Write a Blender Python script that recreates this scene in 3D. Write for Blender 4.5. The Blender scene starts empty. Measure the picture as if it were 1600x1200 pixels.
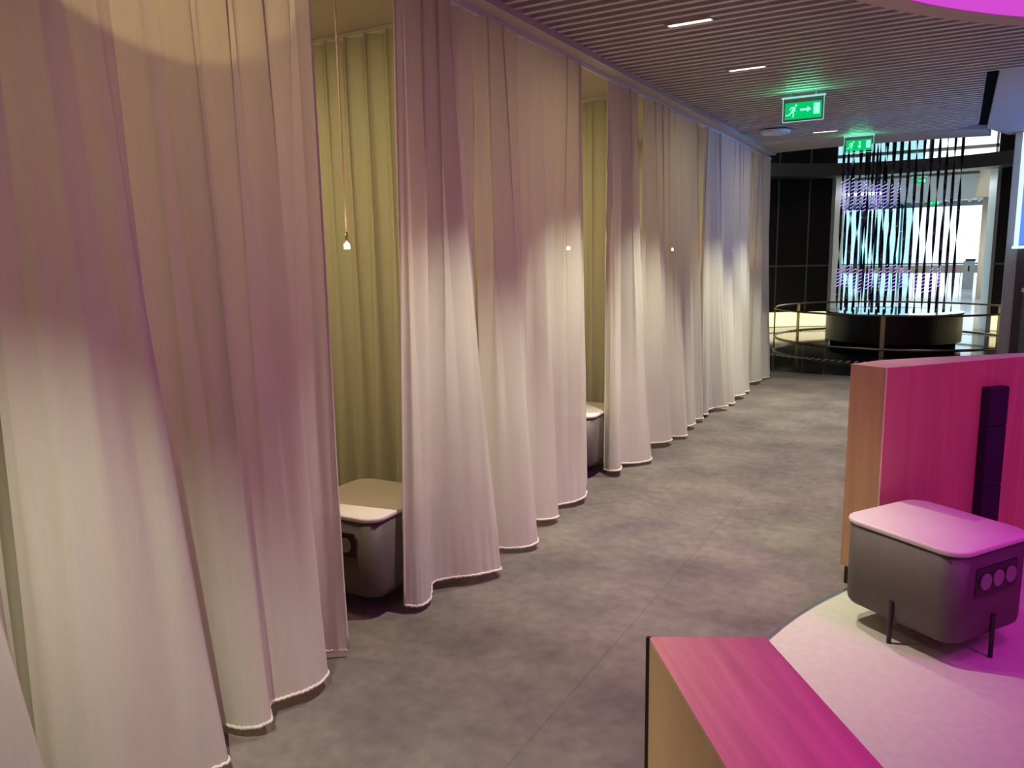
import bpy, bmesh, math, random
from mathutils import Vector, Matrix
random.seed(7)
sc = bpy.context.scene
PI = math.pi

# ---------------------------------------------------------------- camera
PITCH, ROLL, YAW = math.radians(9.2), math.radians(.93), math.radians(30)
cam_d = bpy.data.cameras.new('camera'); cam = bpy.data.objects.new('camera', cam_d)
sc.collection.objects.link(cam); sc.camera = cam
cam_d.sensor_width = 36; cam_d.lens = 27; cam_d.clip_start = .02; cam_d.clip_end = 300
_s, _c = math.sin(YAW), math.cos(YAW)
fh = Vector((-_s, _c, 0)); R0 = Vector((_c, _s, 0))
FW = fh*math.cos(PITCH) - Vector((0, 0, math.sin(PITCH))); U0 = fh*math.sin(PITCH) + Vector((0, 0, math.cos(PITCH)))
RC = R0*math.cos(ROLL) - U0*math.sin(ROLL); UC = R0*math.sin(ROLL) + U0*math.cos(ROLL)
mm = Matrix((RC, UC, -FW)).transposed().to_4x4(); mm.translation = (0, 0, 1.6)
cam.matrix_world = mm

# ---------------------------------------------------------------- world / exposure
w = bpy.data.worlds.new('world'); sc.world = w; w.use_nodes = True
bg = w.node_tree.nodes['Background']; bg.inputs[0].default_value = (.70, .90, 1, 1); bg.inputs[1].default_value = 1.7
sc.view_settings.view_transform = 'Standard'; sc.view_settings.look = 'None'
sc.view_settings.exposure = .12; sc.view_settings.gamma = 1; sc.view_settings.use_curve_mapping = False

# light levels
SPOT_W = 285.; SPOT_COL = (1, .975, .74)
DOME_E = .85; DOME_COL = (.78, .07, .64)
MAG_W = 75.; MAG_COL = (1, .015, 1)
CUB_W = 14.; CUB_COL = (1, .80, .36)
BLUE_E = 1.1

# ---------------------------------------------------------------- materials
def nt(name):
    m = bpy.data.materials.new(name); m.use_nodes = True
    n = m.node_tree; n.nodes.clear(); o = n.nodes.new('ShaderNodeOutputMaterial'); return m, n, o
def noise_ramp(n, scale, c1, c2, detail=4, stretch=(1, 1, 1), lo=.35, hi=.65, coord='Object'):
    tc = n.nodes.new('ShaderNodeTexCoord'); mp = n.nodes.new('ShaderNodeMapping'); mp.inputs['Scale'].default_value = stretch
    nz = n.nodes.new('ShaderNodeTexNoise'); nz.inputs['Scale'].default_value = scale; nz.inputs['Detail'].default_value = detail
    rp = n.nodes.new('ShaderNodeValToRGB')
    rp.color_ramp.elements[0].position = lo; rp.color_ramp.elements[1].position = hi
    rp.color_ramp.elements[0].color = (*c1, 1); rp.color_ramp.elements[1].color = (*c2, 1)
    n.links.new(tc.outputs[coord], mp.inputs[0]); n.links.new(mp.outputs[0], nz.inputs['Vector']); n.links.new(nz.outputs[0], rp.inputs[0])
    return rp, nz, mp
def pbr(name, col, rough=.5, metal=0, var=.06, scale=12, stretch=(1, 1, 1), bump=0, bscale=60, spec=.5, col2=None):
    m, n, o = nt(name); b = n.nodes.new('ShaderNodeBsdfPrincipled')
    c2 = col2 or tuple(min(1, c*(1+var)) for c in col); c1 = tuple(c*(1-var) for c in col) if col2 is None else col
    rp, nz, mp = noise_ramp(n, scale, c1, c2, stretch=stretch)
    n.links.new(rp.outputs[0], b.inputs['Base Color'])
    b.inputs['Roughness'].default_value = rough; b.inputs['Metallic'].default_value = metal
    b.inputs['Specular IOR Level'].default_value = spec
    if bump:
        nb = n.nodes.new('ShaderNodeTexNoise'); nb.inputs['Scale'].default_value = bscale
        bp = n.nodes.new('ShaderNodeBump'); bp.inputs['Strength'].default_value = bump; bp.inputs['Distance'].default_value = .004
        n.links.new(mp.outputs[0], nb.inputs['Vector']); n.links.new(nb.outputs[0], bp.inputs['Height']); n.links.new(bp.outputs[0], b.inputs['Normal'])
    n.links.new(b.outputs[0], o.inputs[0]); return m
def emit(name, col, s):
    m, n, o = nt(name); e = n.nodes.new('ShaderNodeEmission'); e.inputs[0].default_value = (*col, 1); e.inputs[1].default_value = s
    n.links.new(e.outputs[0], o.inputs[0]); return m
def fabric(name, col, trans, clear):
    m, n, o = nt(name)
    rp, nz, mp = noise_ramp(n, 3, tuple(c*.97 for c in col), col, stretch=(40, 40, 3))
    d = n.nodes.new('ShaderNodeBsdfDiffuse'); t = n.nodes.new('ShaderNodeBsdfTranslucent'); tr = n.nodes.new('ShaderNodeBsdfTransparent')
    nb = n.nodes.new('ShaderNodeTexNoise'); nb.inputs['Scale'].default_value = 1.0; nb.inputs['Detail'].default_value = 5
    mp2 = n.nodes.new('ShaderNodeMapping'); mp2.inputs['Scale'].default_value = (9, 9, 1.6)
    tc = n.nodes.new('ShaderNodeTexCoord'); n.links.new(tc.outputs['Object'], mp2.inputs[0]); n.links.new(mp2.outputs[0], nb.inputs['Vector'])
    bp = n.nodes.new('ShaderNodeBump'); bp.inputs['Strength'].default_value = .35; bp.inputs['Distance'].default_value = .02
    n.links.new(nb.outputs[0], bp.inputs['Height']); n.links.new(bp.outputs[0], d.inputs['Normal'])
    x1 = n.nodes.new('ShaderNodeMixShader'); x2 = n.nodes.new('ShaderNodeMixShader')
    x1.inputs[0].default_value = trans; x2.inputs[0].default_value = clear
    n.links.new(rp.outputs[0], d.inputs[0]); n.links.new(rp.outputs[0], t.inputs[0])
    n.links.new(d.outputs[0], x1.inputs[1]); n.links.new(t.outputs[0], x1.inputs[2])
    n.links.new(x1.outputs[0], x2.inputs[1]); n.links.new(tr.outputs[0], x2.inputs[2]); n.links.new(x2.outputs[0], o.inputs[0])
    return m
def wood(name, c1, c2, stretch, rough=.45, rot=0):
    m, n, o = nt(name); b = n.nodes.new('ShaderNodeBsdfPrincipled')
    tc = n.nodes.new('ShaderNodeTexCoord'); mp = n.nodes.new('ShaderNodeMapping'); mp.inputs['Scale'].default_value = stretch
    nz = n.nodes.new('ShaderNodeTexNoise'); nz.inputs['Scale'].default_value = 1; nz.inputs['Detail'].default_value = 8; nz.inputs['Distortion'].default_value = .6
    mr = n.nodes.new('ShaderNodeMapping'); mr.inputs['Rotation'].default_value = (0, 0, rot); n.links.new(tc.outputs['Object'], mr.inputs[0])
    n.links.new(mr.outputs[0], mp.inputs[0]); n.links.new(mp.outputs[0], nz.inputs['Vector'])
    rp = n.nodes.new('ShaderNodeValToRGB'); rp.color_ramp.elements[0].position = .3; rp.color_ramp.elements[1].position = .7
    rp.color_ramp.elements[0].color = (*c1, 1); rp.color_ramp.elements[1].color = (*c2, 1)
    n.links.new(nz.outputs[0], rp.inputs[0]); n.links.new(rp.outputs[0], b.inputs['Base Color']); b.inputs['Roughness'].default_value = rough
    n.links.new(b.outputs[0], o.inputs[0]); return m
def carpet_mat():
    m, n, o = nt('carpet'); b = n.nodes.new('ShaderNodeBsdfPrincipled'); b.inputs['Roughness'].default_value = .95; b.inputs['Specular IOR Level'].default_value = .1
    r1, _, _ = noise_ramp(n, 2.2, (.115, .096, .098), (.20, .172, .156), detail=12, lo=.30, hi=.70)
    r2, _, _ = noise_ramp(n, 16, (.86, .85, .85), (1.12, 1.12, 1.12), detail=12, lo=.3, hi=.7)
    # broadloom seams every 1.95 m
    tc = n.nodes.new('ShaderNodeTexCoord'); sp = n.nodes.new('ShaderNodeSeparateXYZ'); n.links.new(tc.outputs['Object'], sp.inputs[0])
    seams = []
    for axis, off, per in (('X', 1.15, 4.0), ('Y', 1.35, 9.2)):
        a = n.nodes.new('ShaderNodeMath'); a.operation = 'ADD'; a.inputs[1].default_value = off+40; n.links.new(sp.outputs[axis], a.inputs[0])
        md = n.nodes.new('ShaderNodeMath'); md.operation = 'MODULO'; md.inputs[1].default_value = per; n.links.new(a.outputs[0], md.inputs[0])
        g = n.nodes.new('ShaderNodeMath'); g.operation = 'GREATER_THAN'; g.inputs[1].default_value = .007; n.links.new(md.outputs[0], g.inputs[0]); seams.append(g)
    mn = n.nodes.new('ShaderNodeMath'); mn.operation = 'MINIMUM'; n.links.new(seams[0].outputs[0], mn.inputs[0]); n.links.new(seams[1].outputs[0], mn.inputs[1])
    mr = n.nodes.new('ShaderNodeMapRange'); mr.inputs['To Min'].default_value = .82; n.links.new(mn.outputs[0], mr.inputs[0])
    x = n.nodes.new('ShaderNodeMixRGB'); x.blend_type = 'MULTIPLY'; x.inputs[0].default_value = 1
    n.links.new(r1.outputs[0], x.inputs[1]); n.links.new(r2.outputs[0], x.inputs[2])
    y = n.nodes.new('ShaderNodeVectorMath'); y.operation = 'SCALE'; n.links.new(x.outputs[0], y.inputs[0]); n.links.new(mr.outputs[0], y.inputs['Scale'])
    n.links.new(y.outputs[0], b.inputs['Base Color'])
    nb = n.nodes.new('ShaderNodeTexNoise'); nb.inputs['Scale'].default_value = 300; bp = n.nodes.new('ShaderNodeBump'); bp.inputs['Strength'].default_value = .5; bp.inputs['Distance'].default_value = .004
    n.links.new(tc.outputs['Object'], nb.inputs['Vector']); n.links.new(nb.outputs[0], bp.inputs['Height']); n.links.new(bp.outputs[0], b.inputs['Normal'])
    n.links.new(b.outputs[0], o.inputs[0]); return m
def glass(name, col, rough=.02, mixc=.12, gl=.25):
    m, n, o = nt(name); t = n.nodes.new('ShaderNodeBsdfTransparent'); g = n.nodes.new('ShaderNodeBsdfGlossy'); g.inputs['Roughness'].default_value = rough
    t.inputs[0].default_value = (*col, 1)
    fr = n.nodes.new('ShaderNodeFresnel'); fr.inputs[0].default_value = 1.45; x = n.nodes.new('ShaderNodeMixShader')
    n.links.new(fr.outputs[0], x.inputs[0]); n.links.new(t.outputs[0], x.inputs[1]); n.links.new(g.outputs[0], x.inputs[2]); n.links.new(x.outputs[0], o.inputs[0]); return m

M = {}
M['curtain'] = fabric('curtain_voile', (.76, .73, .66), .30, .04)
M['divider'] = fabric('divider_voile', (.60, .58, .47), .28, .03)  # olive cast of the warm dim bay light put into the colour
M['hem'] = fabric('hem_tape', (.85, .80, .72), .2, 0)
M['carpet'] = carpet_mat()
M['disc'] = pbr('booth_vinyl', (.47, .455, .39), .6, var=.04, scale=30, bump=.1, bscale=200)
M['ceil'] = pbr('painted_plaster', (.62, .55, .48), .85, var=.02)
M['slat'] = pbr('slat_metal', (.64, .60, .58), .4, metal=.15, var=.03, scale=5)
M['slatback'] = pbr('slat_backing', (.085, .07, .072), .8, var=.05)
M['black'] = pbr('black_void', (.006, .006, .007), .9, spec=.05)
M['wood'] = wood('oak_veneer_upright', (.42, .24, .12), (.58, .36, .20), (9, 9, .5))
M['woodtop'] = wood('oak_veneer_top', (.38, .235, .15), (.54, .345, .22), (45, 2.5, 3), rot=math.radians(-36))
M['edgeband'] = pbr('edge_band', (.75, .6, .42), .5)
M['darkedge'] = pbr('dark_edge', (.03, .022, .018), .6)
M['stooltop'] = pbr('stool_top_laminate', (.64, .58, .55), .35, var=.02)
M['stoolbody'] = pbr('stool_body_laminate', (.082, .068, .061), .55, var=.05)
M['blackplastic'] = pbr('black_plastic', (.015, .014, .014), .4)
M['socket'] = pbr('socket_plastic', (.22, .2, .2), .4)
M['pad'] = pbr('upholstery', (.016, .012, .026), .9, var=.12, scale=200, bump=.3)
M['panel'] = pbr('dark_wall_panel', (.022, .018, .022), .45, var=.06)
M['joint'] = pbr('panel_joint', (.33, .29, .29), .5)
M['terrazzo'] = pbr('black_stone', (.010, .010, .009), .09, var=.3, scale=80, spec=.6)
M['halls'] = pbr('hall_stone', (.55, .62, .64), .10, var=.05, scale=2)
M['brass'] = pbr('bronze_metal', (.42, .34, .22), .28, metal=.9, var=.04)
M['steel'] = pbr('steel', (.5, .5, .52), .25, metal=.9, var=.03)
M['blackcyl'] = pbr('black_satin', (.010, .009, .008), .38, var=.08)
M['mirror'] = pbr('black_mirror', (.06, .07, .08), .05, metal=.9, var=.03)
M['blade'] = pbr('dark_blade', (.16, .16, .20), .16, metal=.95, var=.1)
M['jamb'] = pbr('jamb_cladding', (.80, .83, .82), .45, var=.03, stretch=(6, 6, .3))
M['cream'] = pbr('cream_plaster', (.66, .52, .38), .7, var=.02)
M['white'] = pbr('white_paint', (.75, .75, .75), .5, var=.02)
M['grey'] = pbr('grey_metal', (.32, .34, .35), .5, var=.05)
M['lilac'] = pbr('pilaster_bluelit', (.50, .47, .52), .5, var=.03)  # white pilaster, bluish light on it put into the colour
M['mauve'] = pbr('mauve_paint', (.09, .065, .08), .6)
M['glasspanel'] = pbr('glazed_panel', (.20, .25, .28), .15, var=.05)
M['band'] = pbr('balcony_band', (.16, .17, .175), .4, var=.05)
M['dome'] = emit('dome_light', DOME_COL, DOME_E)
M['lining'] = emit('dome_lining', (.60, .065, .58), 1.0)
M['slot'] = emit('lamp_slot', (1, .88, .66), 14)
M['tip'] = emit('lamp_tip', (1, .78, .42), 60)
M['cove'] = emit('cove_light', (1, .88, .50), 1.25)
M['ledv'] = emit('violet_led', (.40, .30, 1.0), 1.9)
M['green'] = emit('exit_green', (.0, .55, .13), 1.0)
M['pict'] = emit('exit_white', (.35, .95, .80), 1.0)
M['blue'] = emit('blue_screen', (.10, .26, 1.0), BLUE_E)
M['bluerim'] = emit('screen_rim', (.65, .9, 1.0), 1.1)
M['fillpanel'] = emit('hall_fill', (.75, .92, 1.0), 1.4)  # glow of the added hall fill panels
M['acrylic'] = glass('acrylic', (.82, .9, .9))
M['edgeglow'] = emit('edge_lit_acrylic', (.35, .95, .85), .75)
M['tint'] = glass('blue_tint', (.70, .88, .92)); M['tint2'] = glass('pale_tint', (.62, .75, .75))
M['cord'] = pbr('cord_fabric', (.75, .62, .48), .7)

# ---------------------------------------------------------------- helpers
def link(o): sc.collection.objects.link(o); return o
def obj(name, bm, mat, parent=None, smooth=False):
    me = bpy.data.meshes.new(name); bmesh.ops.recalc_face_normals(bm, faces=bm.faces[:])
    bm.to_mesh(me); bm.free()
    for m in (mat if isinstance(mat, (list, tuple)) else [mat]): me.materials.append(m)
    if smooth:
        for p in me.polygons: p.use_smooth = True
    o = link(bpy.data.objects.new(name, me))
    if parent: o.parent = parent
    return o
def empty(name, loc=(0, 0, 0), rz=0):
    o = link(bpy.data.objects.new(name, None)); o.location = loc; o.rotation_euler = (0, 0, rz); o.empty_display_size = .1; return o
def tag(o, label, cat, group=None, kind=None):
    o['label'] = label; o['category'] = cat
    if group: o['group'] = group
    if kind: o['kind'] = kind
    return o
def struct(name, bm, mat, smooth=False):
    o = obj(name, bm, mat, smooth=smooth); o['kind'] = 'structure'; return o
def B(): return bmesh.new()
def box(bm, x0, x1, y0, y1, z0, z1, mi=0, mat4=None):
    vs = [bm.verts.new((x, y, z)) for z in (z0, z1) for x, y in ((x0, y0), (x1, y0), (x1, y1), (x0, y1))]
    if mat4:
        for v in vs: v.co = mat4 @ v.co
    for f in ((0, 3, 2, 1), (4, 5, 6, 7), (0, 1, 5, 4), (1, 2, 6, 5), (2, 3, 7, 6), (3, 0, 4, 7)):
        fa = bm.faces.new([vs[i] for i in f]); fa.material_index = mi
    return vs
def prism(bm, pts, z0, z1, mi=0):
    a = [bm.verts.new((p[0], p[1], z0)) for p in pts]; b = [bm.verts.new((p[0], p[1], z1)) for p in pts]; n = len(pts)
    bm.faces.new(a[::-1]).material_index = mi; bm.faces.new(b).material_index = mi
    for i in range(n): bm.faces.new((a[i], a[(i+1) % n], b[(i+1) % n], b[i])).material_index = mi
def cyl(bm, c, r, z0, z1, n=48, r2=None):
    r2 = r if r2 is None else r2
    a = [bm.verts.new((c[0]+r*math.cos(2*PI*i/n), c[1]+r*math.sin(2*PI*i/n), z0)) for i in range(n)]
    b = [bm.verts.new((c[0]+r2*math.cos(2*PI*i/n), c[1]+r2*math.sin(2*PI*i/n), z1)) for i in range(n)]
    bm.faces.new(a[::-1]); bm.faces.new(b)
    for i in range(n): bm.faces.new((a[i], a[(i+1) % n], b[(i+1) % n], b[i]))
def tube(bm, pts, r, n=8, closed=False):
    rings = []; N = len(pts)
    for i, p in enumerate(pts):
        p = Vector(p); q = Vector(pts[(i+1) % N]) if (closed or i < N-1) else p; pr = Vector(pts[i-1]) if (closed or i > 0) else p
        d = (q-pr).normalized(); u = d.cross(Vector((0, 0, 1)))
        if u.length < .01: u = Vector((1, 0, 0))
        u.normalize(); v = u.cross(d)
        rings.append([bm.verts.new(p + (u*math.cos(2*PI*k/n)+v*math.sin(2*PI*k/n))*r) for k in range(n)])
    for i in range(N if closed else N-1):
        a, b = rings[i], rings[(i+1) % N]
        for k in range(n): bm.faces.new((a[k], a[(k+1) % n], b[(k+1) % n], b[k]))
    if not closed: bm.faces.new(rings[0][::-1]); bm.faces.new(rings[-1])
def arcband(bm, c, r0, r1, a0, a1, z0, z1, n=48, mi=0):
    """solid arc segment between radii r0<r1"""
    prev = None
    for i in range(n+1):
        a = math.radians(a0+(a1-a0)*i/n); ca, sa = math.cos(a), math.sin(a)
        cur = [bm.verts.new((c[0]+r*ca, c[1]+r*sa, z)) for r, z in ((r0, z0), (r1, z0), (r1, z1), (r0, z1))]
        if prev:
            for k in range(4): bm.faces.new((prev[k], prev[(k+1) % 4], cur[(k+1) % 4], cur[k])).material_index = mi
        else: bm.faces.new(cur).material_index = mi
        prev = cur
    bm.faces.new(prev[::-1]).material_index = mi
def rrect(x0, x1, y0, y1, r, n=8):
    pts = []
    for cx, cy, a in ((x1-r, y1-r, 0), (x0+r, y1-r, 90), (x0+r, y0+r, 180), (x1-r, y0+r, 270)):
        for i in range(n+1):
            t = math.radians(a+90*i/n); pts.append((cx+r*math.cos(t), cy+r*math.sin(t)))
    return pts
def bev(o, wd, seg=2):
    m = o.modifiers.new('bevel', 'BEVEL'); m.width = wd; m.segments = seg; m.limit_method = 'ANGLE'; m.angle_limit = math.radians(40); return o

# ================================================================ THE SETTING
AC = (-.95, 15.15)            # centre of the round atrium
CZ = 2.88                     # underside of the ceiling slats
XS = -2.08                    # edge between curtain-bay ceiling and slats
# floor: carpet up to the arc, black stone beyond, pale stone in the far hall
def arcpts(R, a0, a1, n): return [(AC[0]+R*math.cos(math.radians(a0+(a1-a0)*i/n)), AC[1]+R*math.sin(math.radians(a0+(a1-a0)*i/n))) for i in range(n+1)]
bm = B(); prism(bm, [(-6, -2.5), (6, -2.5), (6, 14.4)] + arcpts(4.25, -10, -170, 40) + [(-6, 14.4)], -.1, 0)
struct('floor', bm, M['carpet'])
bm = B(); prism(bm, [(6, 14.4), (6, 18.9), (-7, 18.9), (-7, 14.4)] + arcpts(4.25, -170, -10, 40), -.1, -.002)
o = struct('floor_atrium', bm, M['terrazzo'])
bm = B(); box(bm, -16, 9, 18.9, 46, -.1, -.004); struct('floor_hall', bm, M['halls'])
# radial slots in the black stone
bm = B()
for i in range(150):
    a = 2*PI*i/150; mt = Matrix.Translation((AC[0], AC[1], 0)) @ Matrix.Rotation(a, 4, 'Z')
    box(bm, 2.62, 2.80, -.014, .014, -.0015, .003, mat4=mt)
struct('trim_1', bm, M['white'])
bm = B(); arcband(bm, AC, 4.235, 4.26, -165, -15, -.01, .004, 60); struct('trim_2', bm, M['steel'])

# slatted ceiling
DC, DR = (2.55, 2.95), 3.42      # round luminous ceiling above the booth
def xr(y):
    """x intervals the slat row at y covers"""
    x1 = 5.0 if y < 6.72 else .09
    if y > 9.35: x1 = min(x1, .09 - (y-9.35)*.9)
    iv = [(XS, x1)]
    d = DR**2-(y-DC[1])**2
    if d > 0:
        h = math.sqrt(d); out = []
        for a, b in iv:
            if DC[0]-h > a: out.append((a, min(b, DC[0]-h)))
            if DC[0]+h < b: out.append((max(a, DC[0]+h), b))
        iv = out
    return iv
SLOTS = [(-1.30, .62), (-1.34, 2.98), (-1.38, 4.43), (-1.36, 5.69), (-1.30, 7.73), (-1.31, 8.98)]
bm = B(); bmb = B(); P = .098; y = -2.4
while y < 9.62:
    ylim = 9.40 + .21*1
    for a, b in xr(y):
        if y > 9.3:  # the end of the slats runs slightly skew
            a2 = XS + max(0, (y-9.36))*4.0
            a = max(a, a2)
        if b-a < .05: continue
        box(bmb, a, b, y, y+P, CZ+.095, CZ+.115)
        hole = [s for s in SLOTS if abs(s[1]-(y+.02)) < P/2]
        segs = [(a, b)]
        if hole and a < hole[0][0] < b: segs = [(a, hole[0][0]-.13), (hole[0][0]+.13, b)]
        for s0, s1 in segs: box(bm, s0, s1, y, y+.036, CZ, CZ+.055)
    y += P
struct('ceiling', bm, M['slat']); struct('ceiling_backing', bmb, M['slatback'])
# plain ceilings: over the curtain bays, right of the slats, strip to the atrium
bm = B(); box(bm, -4.0, XS, -2.5, 10.35, CZ-.035, CZ+.25); struct('ceiling_bays', bm, M['ceil'])
arc_e = [(AC[0]+4.85*math.cos(math.radians(a)), AC[1]+4.85*math.sin(math.radians(a))) for a in range(-35, -106, -5)]
bm = B(); prism(bm, [(.17, 6.72), (6, 6.72), (6, 12.2)] + [(AC[0]+4.85*math.cos(math.radians(a)), AC[1]+4.85*math.sin(math.radians(a))) for a in range(-38, -76, -3)] + [(.17, 9.8)], CZ+.005, CZ+.25)
struct('ceiling_plain', bm, M['ceil'])
bm = B(); prism(bm, [(.17, 9.86)] + [(AC[0]+4.85*math.cos(math.radians(a)), AC[1]+4.85*math.sin(math.radians(a))) for a in range(-76, -107, -3)] + [(-2.35, 10.35), (-2.35, 9.3), (-2.0, 9.34), (-1.2, 9.58), (-.5, 9.68), (-.1, 9.70)], CZ+.003, CZ+.25)
struct('ceiling_strip', bm, M['ceil'])
bm = B(); box(bm, XS-.3, 6, -2.5, 10.6, CZ+.66, CZ+.70); struct('ceiling_void', bm, M['black'])
bm = B(); box(bm, .09, .17, 6.72, 9.86, CZ+.05, CZ+.25); struct('trim_3', bm, M['black'])  # black strip painting in the shade of the ceiling gap
# plaster rim round the luminous disc
bm = B(); arcband(bm, DC, DR-.10, DR+.03, 0, 360, CZ-.01, CZ+.24, 120); struct('ceiling_rim', bm, M['ceil'])
bm = B(); cyl(bm, DC, DR-.11, CZ+.56, CZ+.58, 120)
o = obj('luminous_disc', bm, M['dome'])
bm = B(); arcband(bm, DC, DR-.115, DR-.105, 0, 360, CZ-.006, CZ+.60, 120); obj('luminous_lining', bm, M['lining'], o)
tag(o, 'huge round magenta glowing ceiling disc above the booth, top right corner', 'ceiling light')

# shell walls
bm = B(); box(bm, -4.1, -4.0, -2.5, 10.6, 0, 3.6); struct('wall_left', bm, M['ceil'])
bm = B(); box(bm, -4.1, 6, -2.6, -2.5, 0, 3.6); struct('wall_back', bm, M['ceil'])
bm = B(); box(bm, 6, 6.1, -2.5, 18.9, 0, 6.8); struct('wall_right', bm, M['ceil'])
bm = B(); box(bm, -7.0, -2.32, 10.62, 10.72, 0, 3.6); struct('wall_bay_end', bm, M['ceil'])
bm = B(); box(bm, -7.1, -7.0, 10.6, 18.9, 0, 6.8); struct('wall_atrium_side', bm, M['panel'])
bm = B(); arcband(bm, AC, 4.86, 4.96, -165, -15, CZ+.25, 6.8, 40); struct('wall_atrium_front', bm, M['panel'])
bm = B(); box(bm, -7, 6, 10.2, 22, 6.8, 6.9); struct('ceiling_atrium', bm, M['black'])
# round panelled wall with the doorway
RW = 3.7
def ang(x, y): return math.degrees(math.atan2(y-AC[1], x-AC[0]))
aL, aR = 113.6, 65.7
DH = 3.30
bm = B()
arcband(bm, AC, RW, RW+.3, aL, 200, .34, 6.8, 60); arcband(bm, AC, RW, RW+.3, -20, aR, .34, 6.8, 50)
struct('wall_round', bm, M['panel'])
bm = B(); arcband(bm, AC, RW, RW+.3, aR, aL, DH+.02, DH+.26, 30); struct('wall_lintel', bm, M['cream'])
bm = B(); arcband(bm, AC, RW+.12, RW+.3, aL, 200, 0, .34, 60); arcband(bm, AC, RW+.12, RW+.3, -20, aR, 0, .34, 50)
struct('wall_recess', bm, M['cream'])
for ca, cb, cs in ((aL+.3, 200, 'left'), (-20, aR-.3, 'right')):
    bm = B(); arcband(bm, AC, RW+.09, RW+.115, ca, cb, .01, .335, 60)
    tag(obj('cove_light', bm, M['cove']), 'warm glowing skirting panel under the dark round wall, '+cs+' of the doorway', 'cove light', 'cove lights')
bm = B()
for a in (122.3, 133.5, 145, 157, 169, 181, 193, 54.5, 43, 31, 19, 7, -5): 
    arcband(bm, AC, RW-.006, RW+.01, a-.25, a+.25, .34, 6.8, 1)
for z in (1.36, 3.29):
    arcband(bm, AC, RW-.006, RW+.01, aL, 200, z-.018, z+.018, 60); arcband(bm, AC, RW-.006, RW+.01, -20, aR, z-.018, z+.018, 50)
struct('trim_4', bm, M['joint'])
# curved balcony band and its underside
bm = B(); arcband(bm, AC, 3.15, RW-.01, -20, 200, 3.24, 3.50, 90); struct('trim_5', bm, M['band'])
# jambs of the doorway, lower and upper
bm = B()
prism(bm, [(-2.43, 18.52), (-2.33, 19.3), (-2.62, 19.3), (-2.50, 18.50)], 0, DH+.02)
prism(bm, [(.57, 18.51), (.46, 19.3), (.78, 19.3), (.65, 18.49)], 0, DH+.02)
struct('trim_6', bm, M['jamb'])
bm = B()
for a, s in ((aL-.3, 1), (aR-3.2, -1)):
    arcband(bm, AC, RW+.02, RW+.3, a, a+3.6, 3.56, 6.8, 2)
struct('trim_7', bm, M['jamb'])

# far hall seen through the doorway
bm = B(); box(bm, -16, 9, 19.2, 30, 3.36, 3.5); struct('ceiling_hall', bm, M['cream'])
bm = B(); box(bm, -16, 9, 30, 46, 4.15, 4.3); struct('ceiling_hall_far', bm, M['white'])
bm = B(); box(bm, -16, 9, 29.9, 30, 3.36, 4.3); struct('trim_8', bm, M['white'])
bm = B()
for i in range(26):
    box(bm, -9, .28, 20.2+i*.36, 20.2+i*.36+.30, 3.30, 3.34)
struct('trim_9', bm, M['grey'])
bm = B()
for i in range(60): box(bm, -15+i*.4, -15+i*.4+.14, 30.2, 44, 4.0, 4.14)
struct('trim_10', bm, M['grey'])
bm = B(); box(bm, -16.1, -16, 19, 46, 0, 4.3); struct('wall_hall_left', bm, M['white'])
bm = B(); box(bm, 2.2, 2.3, 19, 30, 0, 4.3); struct('wall_hall_right', bm, M['cream'])
bm = B(); box(bm, 1.7, 2.3, 30, 46, 0, 4.3); struct('wall_hall_far', bm, M['white'])
bm = B()
for x in [-16+1.9*i for i in range(10)]: box(bm, x-.05, x+.05, 45.4, 45.5, 0, 4.2)
box(bm, -16, 1.7, 45.4, 45.5, 1.0, 1.08); box(bm, -16, 1.7, 45.4, 45.5, 3.9, 4.2)
wf = obj('window_1', bm, M['grey']); wf['kind'] = 'structure'
for i, x in enumerate((-10.5, -7.0, -3.6)):
    bm = B(); box(bm, x, x+1.6, 24, 24.5, 3.24, 3.29)  # added glowing panels, only there to brighten the hall
    tag(obj('hall_fill_panel', bm, M['fillpanel']), 'added glowing fill panel in the hall behind the blades, '+('leftmost', 'middle', 'rightmost')[i]+' of three', 'ceiling light', 'added hall fill panels')
bm = B(); box(bm, -13.5, 1.2, 43.0, 43.5, .62, 1.0)
o = obj('counter', bm, M['cream']); 
for i in range(30):
    bm = B(); box(bm, -13.4+i*.5, -13.37+i*.5, 43.2, 43.23, 0, .62); obj('post', bm, M['steel'], o)
tag(o, 'long beige parapet counter in front of the bright far window', 'counter')
bm = B(); box(bm, -16, -2.1, 45.2, 45.23, 0, 4.2); struct('tint_pane', bm, M['tint'])  # added tint pane that turns the daylight behind the blades cyan
bm = B(); box(bm, -9, -.9, 21.6, 21.63, 3.5, 6.8); struct('window_4', bm, M['tint2'])
for lx, ly in ((-4.5, 22.5), (-1, 22.5), (-4.5, 28), (-1, 28), (-5, 36), (-1, 36)):  # added lamps without fittings that lift the hall's brightness
    l = bpy.data.lights.new('hall_fill', 'AREA'); l.energy = 130; l.color = (.85, .95, 1); l.size = 1.2
    lo = link(bpy.data.objects.new('hall_fill', l)); lo.location = (lx, ly, 3.28 if ly < 30 else 3.9)
# upper storey behind the balcony band
bm = B(); box(bm, -9, 7, 22.0, 22.15, 4.05, 4.12); box(bm, -9, 7, 22.0, 22.15, 4.5, 4.56)
for x in (-3.6, -2.2, -.8, .6): box(bm, x, x+.05, 22, 22.1, 3.5, 6.8)
o = struct('window_2', bm, M['white'])
bm = B(); box(bm, .62, .85, 20.4, 20.6, 3.5, 6.8); struct('trim_11', bm, M['cream'])

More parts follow.
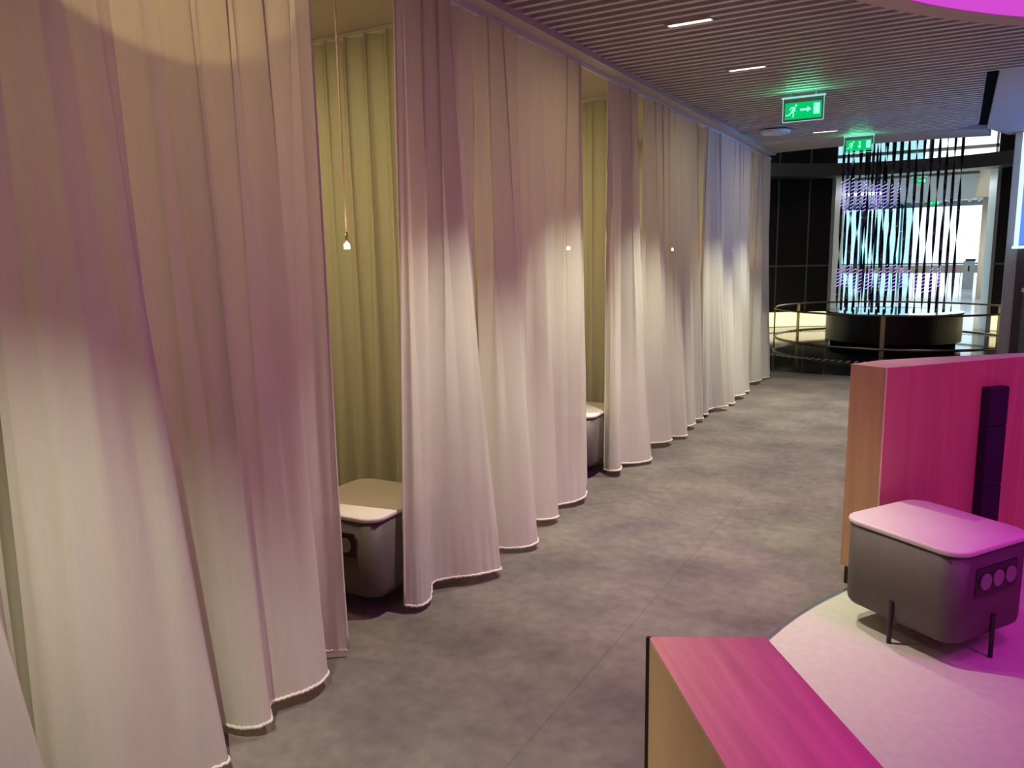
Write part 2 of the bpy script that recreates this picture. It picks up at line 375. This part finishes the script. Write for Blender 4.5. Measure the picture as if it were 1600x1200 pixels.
# ================================================================ CURTAINS
def catmull(P, n):
    out = []
    P = [Vector(p) for p in P]; Q = [2*P[0]-P[1]] + P + [2*P[-1]-P[-2]]
    L = len(P)-1
    for i in range(n+1):
        t = i/n*L; k = min(int(t), L-1); f = t-k
        a, b, c, d = Q[k:k+4]
        out.append(.5*((2*b) + (c-a)*f + (2*a-5*b+4*c-d)*f*f + (-a+3*b-3*c+d)*f**3))
    return out
def vnoise(x, y, s=0):
    return (math.sin(x*1.7+s)+math.sin(x*3.1+y*1.3+s*2.1)+math.sin(y*2.3-x*.9+s*1.3))/3
def curtain_mesh(hem, top, npl, amp, z0=.042, z1=CZ-.064, N=None, seed=0, flare=1.15, axis='y'):
    """hem: list of plan points at the hem; top: (start, end) plan points along the track, npl pleats"""
    n = N or max(60, len(hem)*14); H = catmull(hem, n); T0, T1 = Vector(top[0]), Vector(top[1])
    d = (T1-T0).normalized(); nrm = Vector((d.y, -d.x))
    rows = 44; grid = []; bm = B()
    for j in range(rows+1):
        t = j/rows                 # 0 top, 1 hem
        z = z1+(z0-z1)*t; e = t**flare; row = []
        for i in range(n+1):
            u = i/n; ph = 2*PI*npl*u + .35*math.sin(5.3*u+seed)
            a = amp*(.75+.35*math.sin(7*u+seed*1.7))
            tp = T0+(T1-T0)*u + nrm*a*math.sin(ph) + d*a*.45*math.sin(2*ph)
            p = tp*(1-e)+H[i]*e
            wv = vnoise(u*len(hem)*2.2, t*3.0, seed)*.008*math.sin(PI*min(1, t*1.05)) + .002*vnoise(u*30, t*14, seed)*t
            p = p+nrm*wv
            if t > .93: p = p+nrm*.0015*math.sin(u*150+seed)
            zz = z + (.012*math.sin(u*9+seed)*t if t > .8 else 0)
            row.append(bm.verts.new((p.x, p.y, zz)))
        grid.append(row)
    for j in range(rows):
        for i in range(n): bm.faces.new((grid[j][i], grid[j][i+1], grid[j+1][i+1], grid[j+1][i]))
    hemline = [(v.co.x, v.co.y, v.co.z) for v in grid[-1]]
    e0 = [(r[0].co.x, r[0].co.y, r[0].co.z) for r in grid]; e1 = [(r[-1].co.x, r[-1].co.y, r[-1].co.z) for r in grid]
    return bm, hemline, e0, e1
def curtain(label, hem, top, npl, amp, seed, group='curtains along the corridor', mat='curtain', edges=(), **k):
    bm, hl, e0, e1 = curtain_mesh(hem, top, npl, amp, seed=seed, **k)
    o = obj('curtain', bm, M[mat], smooth=True); tag(o, label, 'curtain', group)
    bm = B(); tube(bm, [(x+.0015*math.sin(i*2.3), y, z+.002*math.sin(i*1.9)) for i, (x, y, z) in enumerate(hl)], .0065, 6); obj('hem', bm, M['hem'], o, True)
    for s in edges:
        bm = B(); tube(bm, (e0, e1)[s], .005, 6); obj('side_hem', bm, M['hem'], o, True)
    return o
X = -2.19
FR = [
 ('pale curtain at the far left edge of the photo, only one large fold showing',
  [(-2.1, .05), (-2.0, .2), (-2.12, .34), (-2.0, .5), (-2.14, .64), (-2.02, .76), (-2.04, .86), (-1.99, .99), (-2.05, 1.0), (-2.2, 1.02), (-2.27, 1.06)], ((X, -.0), (X, 1.03)), 6, .045, ()),
 ('nearest large pale curtain left of the first gap with the stool',
  [(-2.18, 1.04), (-2.10, 1.06), (-2.01, 1.12), (-1.97, 1.24), (-1.95, 1.36), (-1.92, 1.47), (-2.03, 1.50), (-2.16, 1.54), (-2.14, 1.59), (-2.03, 1.605), (-1.97, 1.635), (-1.95, 1.68), (-2.01, 1.725), (-2.02, 1.76), (-1.98, 1.84), (-1.965, 1.93), (-2.0, 2.01), (-2.10, 2.03), (-2.17, 2.08), (-2.13, 2.15), (-2.07, 2.2)], ((X, 1.06), (X, 2.30)), 8, .040, (1,)),
 ('narrow gathered curtain just right of the first stool',
  [(-2.10, 2.62), (-2.05, 2.66), (-2.045, 2.73), (-2.08, 2.80), (-2.13, 2.88), (-2.08, 2.95), (-2.0, 3.02), (-1.94, 3.12), (-1.93, 3.20), (-2.06, 3.27), (-2.19, 3.33), (-2.2, 3.40)], ((X, 2.83), (X, 3.43)), 5, .040, (0,)),
 ('pale curtain between the first and second gaps, lamp dot glowing through it',
  [(-2.18, 3.44), (-2.04, 3.48), (-1.95, 3.55), (-1.95, 3.64), (-2.06, 3.72), (-2.16, 3.80), (-2.14, 3.88), (-2.05, 3.96), (-2.03, 4.06), (-2.12, 4.14), (-2.17, 4.21), (-2.13, 4.29), (-2.07, 4.36), (-2.04, 4.46), (-2.07, 4.57)], ((X, 3.49), (X, 4.76)), 8, .042, (1,)),
 ('gathered curtain just right of the second stool sliver',
  [(-2.2, 5.17), (-2.13, 5.12), (-2.07, 5.15), (-2.10, 5.26), (-2.16, 5.36), (-2.10, 5.44), (-2.02, 5.53), (-1.99, 5.62), (-2.05, 5.70), (-2.16, 5.75), (-2.2, 5.78)], ((X, 5.20), (X, 5.78)), 4, .042, (0,)),
 ('pale curtain ending left of the third gap, grey beige folds',
  [(-2.18, 5.84), (-2.16, 6.02), (-2.06, 6.14), (-2.04, 6.28), (-2.13, 6.36), (-2.14, 6.43), (-2.02, 6.50), (-2.0, 6.58), (-2.12, 6.68), (-2.15, 6.78), (-2.06, 6.88), (-2.05, 7.0), (-2.14, 7.08), (-2.10, 7.2), (-2.06, 7.28), (-2.09, 7.37)], ((X, 5.87), (X, 7.34)), 9, .042, (1,)),
 ('bluish lit curtain just right of the third gap',
  [(-2.22, 7.52), (-2.13, 7.50), (-2.09, 7.57), (-2.14, 7.70), (-2.10, 7.82), (-2.02, 7.92), (-2.0, 8.0), (-2.12, 8.07), (-2.18, 8.11)], ((X, 7.52), (X, 8.11)), 4, .042, (0,)),
 ('bright blue lit curtain before the last gap at the far end',
  [(-2.18, 8.18), (-2.06, 8.2), (-2.0, 8.28), (-2.12, 8.40), (-2.10, 8.52), (-2.02, 8.66), (-2.01, 8.78), (-2.12, 8.88), (-2.05, 9.02), (-2.04, 9.14), (-2.13, 9.24), (-2.10, 9.34)], ((X, 8.20), (X, 9.48)), 7, .042, (1,)),
 ('last grey curtain of the row, beside the black round atrium',
  [(-2.22, 9.72), (-2.12, 9.72), (-2.06, 9.86), (-2.12, 10.02), (-2.09, 10.14), (-2.05, 10.30), (-2.12, 10.42), (-2.09, 10.54)], ((X, 9.74), (X, 10.54)), 5, .042, (0,)),
]
for i, (lab, hem, top, npl, amp, ed) in enumerate(FR):
    curtain(lab, hem, top, npl, amp, i*1.37+.4, edges=ed)
DIV = [(1.10, 'olive-lit dividing curtain inside, left of the first bay, hidden behind the nearest curtain'),
       (3.45, 'olive-lit dividing curtain behind the first stool and hanging lamp'),
       (5.80, 'olive-lit dividing curtain seen as a sliver through the second gap'),
       (8.15, 'olive-lit dividing curtain glimpsed through the third gap')]
for k, (yd, lab) in enumerate(DIV):
    n = 11; hem = []
    for i in range(n*2+1):
        x = -3.92+1.62*i/(n*2); hem.append((x, yd+(.05 if i % 2 else -.05)+.012*math.sin(i*2.1+k)))
    curtain(lab, hem, ((-3.92, yd), (-2.30, yd)), n, .045, k*2.1, group='dividing curtains between the bays', mat='divider', z0=.06, N=260)
# tracks
bm = B(); box(bm, X-.012, X+.012, -.1, 10.56, CZ-.06, CZ-.036); tag(obj('curtain_track', bm, M['white']), 'thin white ceiling track running along the whole row of curtains', 'curtain track')
for k, (yd, lab) in enumerate(DIV):
    bm = B(); box(bm, -3.95, X-.02, yd-.012, yd+.012, CZ-.056, CZ-.036)
    tag(obj('curtain_track', bm, M['white']), ('white ceiling track of the dividing curtain ' + ['in the nearest bay', 'behind the first stool', 'in the second gap', 'in the third gap'][k]), 'curtain track', 'tracks of the dividing curtains')

# ================================================================ STOOLS
def copy_tree(o, parent=None):
    c = o.copy(); link(c); c.parent = parent
    for ch in list(o.children): copy_tree(ch, c)
    return c
SW, SD, SH = .50, .54, .48          # width (socket side, local x), depth, height
def make_stool():
    root = empty('side_table')
    def ring(bm, x0, x1, y0, y1, r, z): return [bm.verts.new((p[0], p[1], z)) for p in rrect(x0, x1, y0, y1, r, 10)]
    def loft(levels):
        bm = B(); rs = [ring(bm, -SW/2+i, SW/2-i, -SD/2+i, SD/2-i, max(r, .005), z) for i, r, z in levels]
        for a, b in zip(rs, rs[1:]):
            for k in range(len(a)): bm.faces.new((a[k], a[(k+1) % len(a)], b[(k+1) % len(a)], b[k]))
        bm.faces.new(rs[0][::-1]); bm.faces.new(rs[-1]); return bm
    obj('body', loft([(.035, .06, .095), (.022, .07, .10), (.012, .08, .112), (.008, .083, .13), (.006, .085, SH-.022)]), M['stoolbody'], root, True)
    obj('top', loft([(.004, .085, SH-.022), (.001, .088, SH-.020), (-.001, .09, SH-.012), (0, .09, SH-.004), (.005, .085, SH)]), M['stooltop'], root, True)
    for x, y in ((SW/2-.002, 0), (-SW/2+.002, 0), (.0, SD/2-.002), (.0, -SD/2+.002)):
        bm = B(); cyl(bm, (x, y), .009, 0, .19, 14); bev(obj('leg', bm, M['blackplastic'], root, False), .002)
    bm = B(); box(bm, -.13, .13, -SD/2-.0, -SD/2+.012, .285, .40); pl = bev(obj('socket_plate', bm, M['blackplastic'], root), .004)
    for i in range(3):
        bm = B(); cx = (i-1)*.08
        mt = Matrix.Translation((cx, -SD/2-.001, .343)) @ Matrix.Rotation(PI/2, 4, 'X')
        n0 = len(bm.verts); cyl(bm, (0, 0), .033, 0, .006, 28); cyl(bm, (-.009, 0), .0025, .006, .0065, 8); cyl(bm, (.009, 0), .0025, .006, .0065, 8)
        bmesh.ops.transform(bm, matrix=mt, verts=bm.verts[:]); obj('socket', bm, M['socket'], pl, False)
    return root
st = make_stool()
st.location = (-2.40, 2.745, 0); st.rotation_euler = (0, 0, math.radians(2))
tag(st, 'grey stool-table with pale rounded top standing in the first curtain gap', 'side table', 'rounded side tables')
for x, y, a, lab in ((-2.46, 5.21, 3, 'grey side table showing as a sliver in the second curtain gap'),
                     (-2.53, 7.50, 3, 'grey side table barely showing in the third curtain gap'),
                     (-.012, 3.55, 57, 'grey side table with magenta lit top on the pale booth floor')):
    c = copy_tree(st); c.location = (x, y, 0); c.rotation_euler = (0, 0, math.radians(a)); c['label'] = lab

# ================================================================ PENDANT LAMPS
def pendant(x, y, z, lab):
    root = empty('pendant_lamp', (x, y, 0))
    bm = B(); tube(bm, [(0, 0, z+.05), (0, 0, CZ-.07)], .004, 8); obj('cord', bm, M['cord'], root, True)
    bm = B(); cyl(bm, (0, 0), .03, CZ-.07, CZ-.036, 20); obj('ceiling_cap', bm, M['white'], root)
    bm = B(); cyl(bm, (0, 0), .008, z+.012, z+.065, 16, r2=.006); obj('lamp_holder', bm, M['brass'], root, True)
    bm = B(); cyl(bm, (0, 0), .013, z-.010, z+.012, 18); obj('bulb', bm, M['tip'], root)
    tag(root, lab, 'pendant lamp', 'hanging cord lamps in the bays')
    l = bpy.data.lights.new('bulb_light', 'POINT'); l.energy = 1.6; l.color = (1, .72, .36); l.shadow_soft_size = .03
    lo = link(bpy.data.objects.new('bulb_light', l)); lo.location = (0, 0, z-.05); lo.parent = root
for k, lab in ((0, 'thin cord lamp with a tiny bright tip hanging in the first gap'),
               (1, 'cord lamp glowing through the curtain between the first and second gaps'),
               (2, 'cord lamp hidden behind the curtain left of the third gap'),
               (3, 'cord lamp glowing faintly through the blue lit curtains')):
    pendant(-2.452, 2.744+2.35*k, 1.672, lab)

# ================================================================ CEILING DOWNLIGHTS
names = ['above the nearest curtain', 'between the first two curtain gaps', 'nearest in view', 'second in view', 'partly behind the first exit sign', 'farthest, left of the second exit sign']
LV = [(.95, 72), (.72, 74), (.8, 78), (.9, 78), (1, 78), (1, 78)]
for (x, y), nm, (lw, cone) in zip(SLOTS, names, LV):
    root = empty('downlight', (x, y, 0))
    bm = B(); box(bm, -.115, .115, -.018, .018, CZ+.02, CZ+.026); obj('lamp_slot', bm, M['slot'], root)
    bm = B()
    for s in (-1, 1): box(bm, -.125, .125, s*.022-.003, s*.022+.003, CZ+.0, CZ+.05)
    for s in (-1, 1): box(bm, s*.125-.004, s*.125+.004, -.025, .025, CZ+.0, CZ+.05)
    obj('frame', bm, M['slat'], root)
    tag(root, 'slim warm white slot light between ceiling slats, '+nm, 'ceiling light', 'slot lights in the slatted ceiling')
    l = bpy.data.lights.new('downlight_spot', 'SPOT'); l.energy = SPOT_W*lw; l.color = SPOT_COL; l.spot_size = math.radians(cone); l.spot_blend = .7; l.shadow_soft_size = .014
    lo = link(bpy.data.objects.new('downlight_spot', l)); lo.location = (0, 0, CZ-.01); lo.parent = root
# warm ceiling spots inside each bay
for k in range(4):
    l = bpy.data.lights.new('bay_light', 'AREA'); l.energy = CUB_W; l.color = CUB_COL; l.size = .12
    lo = link(bpy.data.objects.new('bay_light', l)); lo.location = (-3.1, 2.1+2.35*k, CZ-.045)

l = bpy.data.lights.new('bay_band_spot', 'SPOT'); l.energy = 34; l.color = (1, .74, .30); l.spot_size = math.radians(72); l.spot_blend = .04; l.shadow_soft_size = .015  # added unseen spot, throws the warm band onto the nearest curtain's top
lo = link(bpy.data.objects.new('bay_band_spot', l)); lo.location = (-3.25, 1.62, 2.74)
lo.rotation_euler = (Vector((-2.15, 1.66, 2.95))-Vector((-3.25, 1.62, 2.74))).to_track_quat('-Z', 'Y').to_euler()

# ================================================================ BOOTH
bm = B(); n = 96; BC, BR = (2.15, 2.60), 2.79
cyl(bm, BC, BR, -.02, .006, 128); struct('floor_booth', bm, M['disc'])
bm = B(); arcband(bm, BC, BR-.004, BR+.012, 0, 360, -.01, .009, 128); struct('trim_12', bm, M['steel'])
WH, WB = 1.085, .085
def divider(name, poly, label, feet, end=None):
    """poly: plan outline"""
    bm = B(); prism(bm, poly, WB, WH-.002); root = bev(obj(name, bm, M['wood']), .0015, 1)
    tag(root, label, 'low wall', 'oak veneered booth walls')
    bm = B(); prism(bm, poly, WH-.002, WH); obj('top_veneer', bm, M['woodtop'], root)
    for x, y in feet:
        bm = B(); box(bm, x-.015, x+.015, y-.015, y+.015, 0, WB); obj('foot', bm, M['blackplastic'], root)
    return root
d = Vector((.636, .772)); a0 = Vector((-.25, 3.85))
far = a0+d*2.6; nf = Vector((-.772, .636))
W2 = [(-.41, 3.93), (-.25, 3.85), tuple(far), tuple(far+nf*.11), (.32, 4.70), (-.10, 4.33), (-.30, 4.13)]
w2 = divider('booth_wall', W2, 'low oak wall glowing magenta behind the side table, with dark pad', [(-.372, 3.925), (.3, 4.62), (1.2, 5.7)])
bm = B(); box(bm, -.003, .003, -.003, .003, WB, WH)
for v in bm.verts: v.co += Vector((-.25, 3.85, 0))
obj('edge_strip', bm, M['edgeband'], w2)
p = a0+d*.675
bm = B(); mt = Matrix.Translation((p.x, p.y, 0)) @ Matrix.Rotation(math.atan2(d.y, d.x), 4, 'Z')
vs = []
for z0, z1 in ((.20, .46), (.461, .76), (.761, .955)): box(bm, -.064, .064, -.05, .0, z0, z1, mat4=mt)
pad = bev(obj('backrest_pad', bm, M['pad'], w2), .006, 2); pad['label'] = 'narrow dark upholstered pad fixed upright to the wall'
for lx, ly, tx, ty, wt in ((1.0, 3.0, .25, 4.25, 1.0), (2.2, 2.2, 1.3, 2.9, 1.3), (.25, 1.05, .10, .70, 1.45)):
    l = bpy.data.lights.new('booth_spot', 'SPOT'); l.energy = MAG_W*wt; l.color = MAG_COL; l.spot_size = math.radians(46 if wt > 1.4 else 85); l.spot_blend = 1; l.shadow_soft_size = .25
    lo = link(bpy.data.objects.new('booth_spot', l)); lo.location = (lx, ly, CZ+.35)
    lo.rotation_euler = (Vector((tx, ty, .5))-Vector((lx, ly, CZ+.35))).to_track_quat('-Z', 'Y').to_euler()
# near wall
n1 = Vector((.59, -.807)); q0, q1 = Vector((-.335, .945)), Vector((-.195, 1.02))
import itertools
W1 = [tuple(q0), tuple(q1), tuple(q1+n1*.9), tuple(q0+n1*.9)]
w1 = divider('booth_wall', W1, 'low oak wall end in the foreground, magenta top, bottom right of the photo', [(-.24, .93), (.2, .33)])
bm = B(); box(bm, -.003, .003, -.003, .003, WB, WH)
for v in bm.verts: v.co += Vector((q0.x, q0.y, 0))
obj('edge_strip', bm, M['darkedge'], w1)

# ================================================================ EXIT SIGNS
def exit_sign(x, y, zt, W, arrow, lab, hgt=.21, ctop=CZ+.04):
    root = empty('exit_sign', (x, y, 0)); t = .004
    bm = B(); box(bm, -W/2, W/2, -t, t, zt-hgt, zt-.012); obj('acrylic_panel', bm, M['acrylic'], root)
    bm = B(); box(bm, -W/2-.01, W/2+.01, -.012, .012, zt-.012, zt); box(bm, -W/2, W/2, -.006, .006, zt-hgt-.004, zt-hgt); box(bm, W/2-.002, W/2+.002, -.006, .006, zt-hgt, zt-.012); box(bm, -W/2-.002, -W/2+.002, -.006, .006, zt-hgt, zt-.012)
    obj('frame', bm, M['edgeglow'], root)
    for s in (-1, 1):
        bm = B(); box(bm, s*W*.3-.004, s*W*.3+.004, -.004, .004, zt, ctop); obj('bracket', bm, M['steel'], root)
    gx0, gx1, gz0, gz1 = -W/2+.018, W/2-.018, zt-hgt+.018, zt-.048
    bm = B(); box(bm, gx0, gx1, -.008, .008, gz0, gz1); pl = obj('sign_face', bm, M['green'], root)
    gw, gh = gx1-gx0, gz1-gz0
    def P(pts):   # polygons given in 0..1 sign coordinates
        bm2 = bmesh.new()
        for poly in pts:
            for yy in (-.0095,):
                vs = [bm2.verts.new((gx0+u*gw, yy, gz0+v*gh)) for u, v in poly]
                vb = [bm2.verts.new((gx0+u*gw, -.008, gz0+v*gh)) for u, v in poly]
                bm2.faces.new(vs); 
                for i in range(len(vs)): bm2.faces.new((vs[i], vs[(i+1) % len(vs)], vb[(i+1) % len(vs)], vb[i]))
        return bm2
    def seg(x0, y0, x1, y1, w0, w1):
        dx, dy = (x1-x0)*gw, (y1-y0)*gh; L = math.hypot(dx, dy); nx, ny = -dy/L/gw*gh, dx/L
        return [(x0+nx*w0, y0+ny*w0), (x1+nx*w1, y1+ny*w1), (x1-nx*w1, y1-ny*w1), (x0-nx*w0, y0-ny*w0)]
    head = [(.305+.030*math.cos(a*PI/6), .83+.062*math.sin(a*PI/6)*gw/gh*.55) for a in range(12)]
    man = [head, seg(.27, .72, .20, .46, .075, .06), seg(.265, .72, .17, .72, .035, .03), seg(.175, .72, .125, .54, .03, .025),
           seg(.27, .68, .255, .52, .03, .028), seg(.255, .52, .30, .47, .028, .022),
           seg(.20, .47, .12, .26, .05, .035), seg(.13, .27, .02, .24, .035, .028),
           seg(.21, .47, .245, .33, .05, .035), seg(.245, .35, .225, .10, .035, .03)]
    obj('running_man', P(man), M['pict'], pl)
    if arrow == 'right': ar = [[(.42, .47), (.62, .47), (.62, .36), (.73, .54), (.62, .72), (.62, .60), (.42, .60)]]
    else: ar = [[(.51, .85), (.57, .85), (.57, .40), (.62, .40), (.54, .17), (.46, .40), (.51, .40)]]
    obj('arrow', P(ar), M['pict'], pl)
    obj('door_symbol', P([[(.79, .20), (.96, .20), (.96, .88), (.79, .88)]]), M['pict'], pl)
    tag(root, lab, 'exit sign', 'green exit signs')
    l = bpy.data.lights.new('sign_glow', 'AREA'); l.energy = 1.4; l.color = (.1, 1, .45); l.shape = 'RECTANGLE'; l.size = W*.8; l.size_y = .03
    lo = link(bpy.data.objects.new('sign_glow', l)); lo.location = (0, -.03, zt-.10); lo.rotation_euler = (PI, 0, 0); lo.parent = root
    return root
exit_sign(-1.155, 6.72, CZ-.03, .31, 'right', 'green running man exit sign with right arrow, nearest and highest of the exit signs', .19)
exit_sign(-1.03, 9.45, CZ+.0, .295, 'down', 'green exit sign with down arrow, hanging in front of the blades', .18)
exit_sign(-.88, 20.0, 3.295, .30, 'right', 'tiny green exit sign in the far hall, the upper of two behind the blades', .17, 3.365)
exit_sign(-.86, 31.0, 3.42, .34, 'right', 'tiny green exit sign in the far hall, the lower of two behind the blades', .2, 4.155)

# detector on the ceiling near the blue curtains
root = empty('smoke_detector', (-1.72, 8.5, 0)); tag(root, 'round pale detector on the slatted ceiling above the blue lit curtains', 'smoke detector')
bm = B(); cyl(bm, (0, 0), .14, CZ-.045, CZ-.012, 40, r2=.15); bev(obj('housing', bm, M['white'], root, False), .008)
bm = B(); cyl(bm, (0, 0), .11, CZ-.012, CZ+.06, 32); obj('base', bm, M['blackplastic'], root)

# ================================================================ ATRIUM: plinth, blades, rail
root = empty('plinth', (*AC, 0)); tag(root, 'low round black plinth with mirror top under the hanging blades', 'plinth')
bm = B(); cyl(bm, (0, 0), 1.00, 0, .10, 72); obj('base', bm, M['black'], root, False)
bm = B(); cyl(bm, (0, 0), 1.085, .10, .575, 96); bev(obj('body', bm, M['blackcyl'], root), .006)
bm = B(); cyl(bm, (0, 0), 1.10, .575, .60, 96); obj('top', bm, M['mirror'], root)
def make_blade(seed, leds):
    root = empty('hanging_blade')
    bm = B(); z0, z1 = .62, 6.75; n = 150; prev = None
    for i in range(n+1):
        z = z0+(z1-z0)*i/n; a = 2*PI*z/2.1+seed; wv = .023
        ca, sa = math.cos(a), math.sin(a)
        cur = [bm.verts.new((ca*u*wv-sa*t*.004, sa*u*wv+ca*t*.004, z)) for u, t in ((-1, -1), (1, -1), (1, 1), (-1, 1))]
        if prev:
            for k in range(4): bm.faces.new((prev[k], prev[(k+1) % 4], cur[(k+1) % 4], cur[k]))
        else: bm.faces.new(cur)
        prev = cur
    bm.faces.new(prev[::-1]); obj('blade', bm, M['blade'], root)
    for (a, b) in leds:
        bm = B(); m = int((b-a)/.058)*8
        tube(bm, [(.021*math.cos(PI/4*q+seed), .021*math.sin(PI/4*q+seed), a+.058/8*q) for q in range(m)], .0048, 5)
        obj('led_lights', bm, M['ledv'], root)
    return root
k = 0
posn = []
for i in range(18):
    dx = -.90+.1055*i; posn.append((dx, -math.sqrt(max(.0, .93**2-dx*dx)), 'front', i))
for i in range(8):
    dx = -.82+.125*i; posn.append((dx, .80*math.sqrt(max(0, .93**2-dx*dx)) , 'back', i))
ORD = ['first', 'second', 'third', 'fourth', 'fifth', 'sixth', 'seventh', 'eighth', 'ninth', 'tenth', 'eleventh', 'twelfth', 'thirteenth', 'fourteenth', 'fifteenth', 'sixteenth', 'seventeenth', 'eighteenth']
for dx, dy, row, i in posn:
    leds = []
    if row == 'front':
        leds.append((1.0+.05*math.sin(i*1.3), 1.40+.06*math.sin(i*.9)))
        if i < 9: leds.append((2.30+.1*(i == 0), 2.92-.02*i))
        if i > 14: leds = leds[:0] + ([(1.05, 1.4)] if i == 15 else [])
    else:
        leds += [(1.0, 1.35)]*(i % 2)
        if i in (1, 3, 4, 6): leds.append((2.4, 2.9))
    b = make_blade(i*.7+(1.3 if row == 'back' else 0), leds); b.location = (AC[0]+dx, AC[1]+dy, 0)
    tag(b, 'twisted dark metal blade above the plinth, '+ORD[i]+' from the left in the '+row+' row', 'hanging blade', 'hanging blades, '+row+' row')
for lx, ly in ((-3.3, 12.6), (1.4, 12.6)):  # added lamps out of view that brighten rail and atrium
    l = bpy.data.lights.new('atrium_fill', 'AREA'); l.energy = 22; l.color = (1, .9, .75); l.size = .5
    lo = link(bpy.data.objects.new('atrium_fill', l)); lo.location = (lx, ly, 6.7)
RR = 1.97
root = empty('railing', (*AC, 0)); tag(root, 'round low bronze railing encircling the black plinth', 'railing')
def circ(R, z, n=120): return [(R*math.cos(2*PI*i/n), R*math.sin(2*PI*i/n), z) for i in range(n)]
bm = B(); tube(bm, circ(RR, .65), .017, 10, True); obj('top_rail', bm, M['brass'], root, True)
bm = B(); tube(bm, circ(RR, .12), .022, 10, True); obj('bottom_rail', bm, M['brass'], root, True)
for a in (-90, 189, 152, 33, 10, -12):
    mt = Matrix.Rotation(math.radians(a), 4, 'Z'); bm = B(); box(bm, RR-.012, RR+.012, -.032, .032, .0, .645, mat4=mt); obj('post', bm, M['brass'], root)

# ================================================================ RIGHT SIDE: column and blue screen
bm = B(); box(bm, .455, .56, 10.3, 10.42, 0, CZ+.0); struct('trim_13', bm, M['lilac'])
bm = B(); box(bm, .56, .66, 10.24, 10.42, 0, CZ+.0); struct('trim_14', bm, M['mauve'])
bm = B(); prism(bm, [(.64, 10.24), (.68, 10.24), (1.05, 6.2), (1.01, 6.2)], 0, CZ); struct('wall_glazed', bm, M['glasspanel'])
bm = B(); prism(bm, [(.625, 10.22), (.655, 10.22), (1.025, 6.2), (.995, 6.2)], 1.16, 1.20); struct('trim_15', bm, M['white'])
root = empty('wall_screen', (0, 0, 0)); tag(root, 'tall glowing blue screen with white rim at the right photo edge', 'screen')
bm = B(); prism(bm, [(.562, 10.22), (.60, 10.22), (.97, 6.9), (.92, 6.9)], 1.67, CZ-.02); obj('screen_face', bm, M['blue'], root)  # stretched out of view to throw more blue onto the curtains
bm = B(); prism(bm, [(.515, 10.235), (.56, 10.235), (.56, 10.205), (.515, 10.205)], 1.64, CZ-.01); obj('side_rim', bm, M['bluerim'], root)
bm = B(); prism(bm, [(.50, 10.24), (.60, 10.24), (.97, 6.9), (.87, 6.9)], 1.63, 1.66); obj('bottom_rim', bm, M['bluerim'], root)

l = bpy.data.lights.new('blue_fill', 'SPOT'); l.energy = 75; l.color = (.16, .36, 1); l.spot_size = math.radians(52); l.spot_blend = .9; l.shadow_soft_size = .1  # added unseen spot that colours the far curtains blue
lo = link(bpy.data.objects.new('blue_fill', l)); lo.location = (.72, 8.1, 2.45)
lo.rotation_euler = (Vector((-2.1, 8.5, 2.25))-Vector((.72, 8.1, 2.45))).to_track_quat('-Z', 'Y').to_euler()

# ================================================================ FAR HALL THINGS
bm = B(); cyl(bm, (.80, 31.5), .21, 0, 4.15, 24); tag(obj('column', bm, M['cream'], smooth=True), 'round cream column in the far hall by the bright window', 'column')
root = empty('kiosk', (.42, 40.5, 0)); tag(root, 'small grey kiosk standing in the far hall, left of the cream column', 'kiosk')
bm = B(); box(bm, -.22, .22, -.2, .2, 0, 1.2); obj('body', bm, M['grey'], root)
bm = B(); box(bm, -.03, .03, -.21, -.2, .75, 1.0); obj('slot', bm, M['black'], root)
bm = B(); box(bm, -.15, .25, -.1, .1, 1.2, 1.3); obj('screen', bm, M['blackplastic'], root)
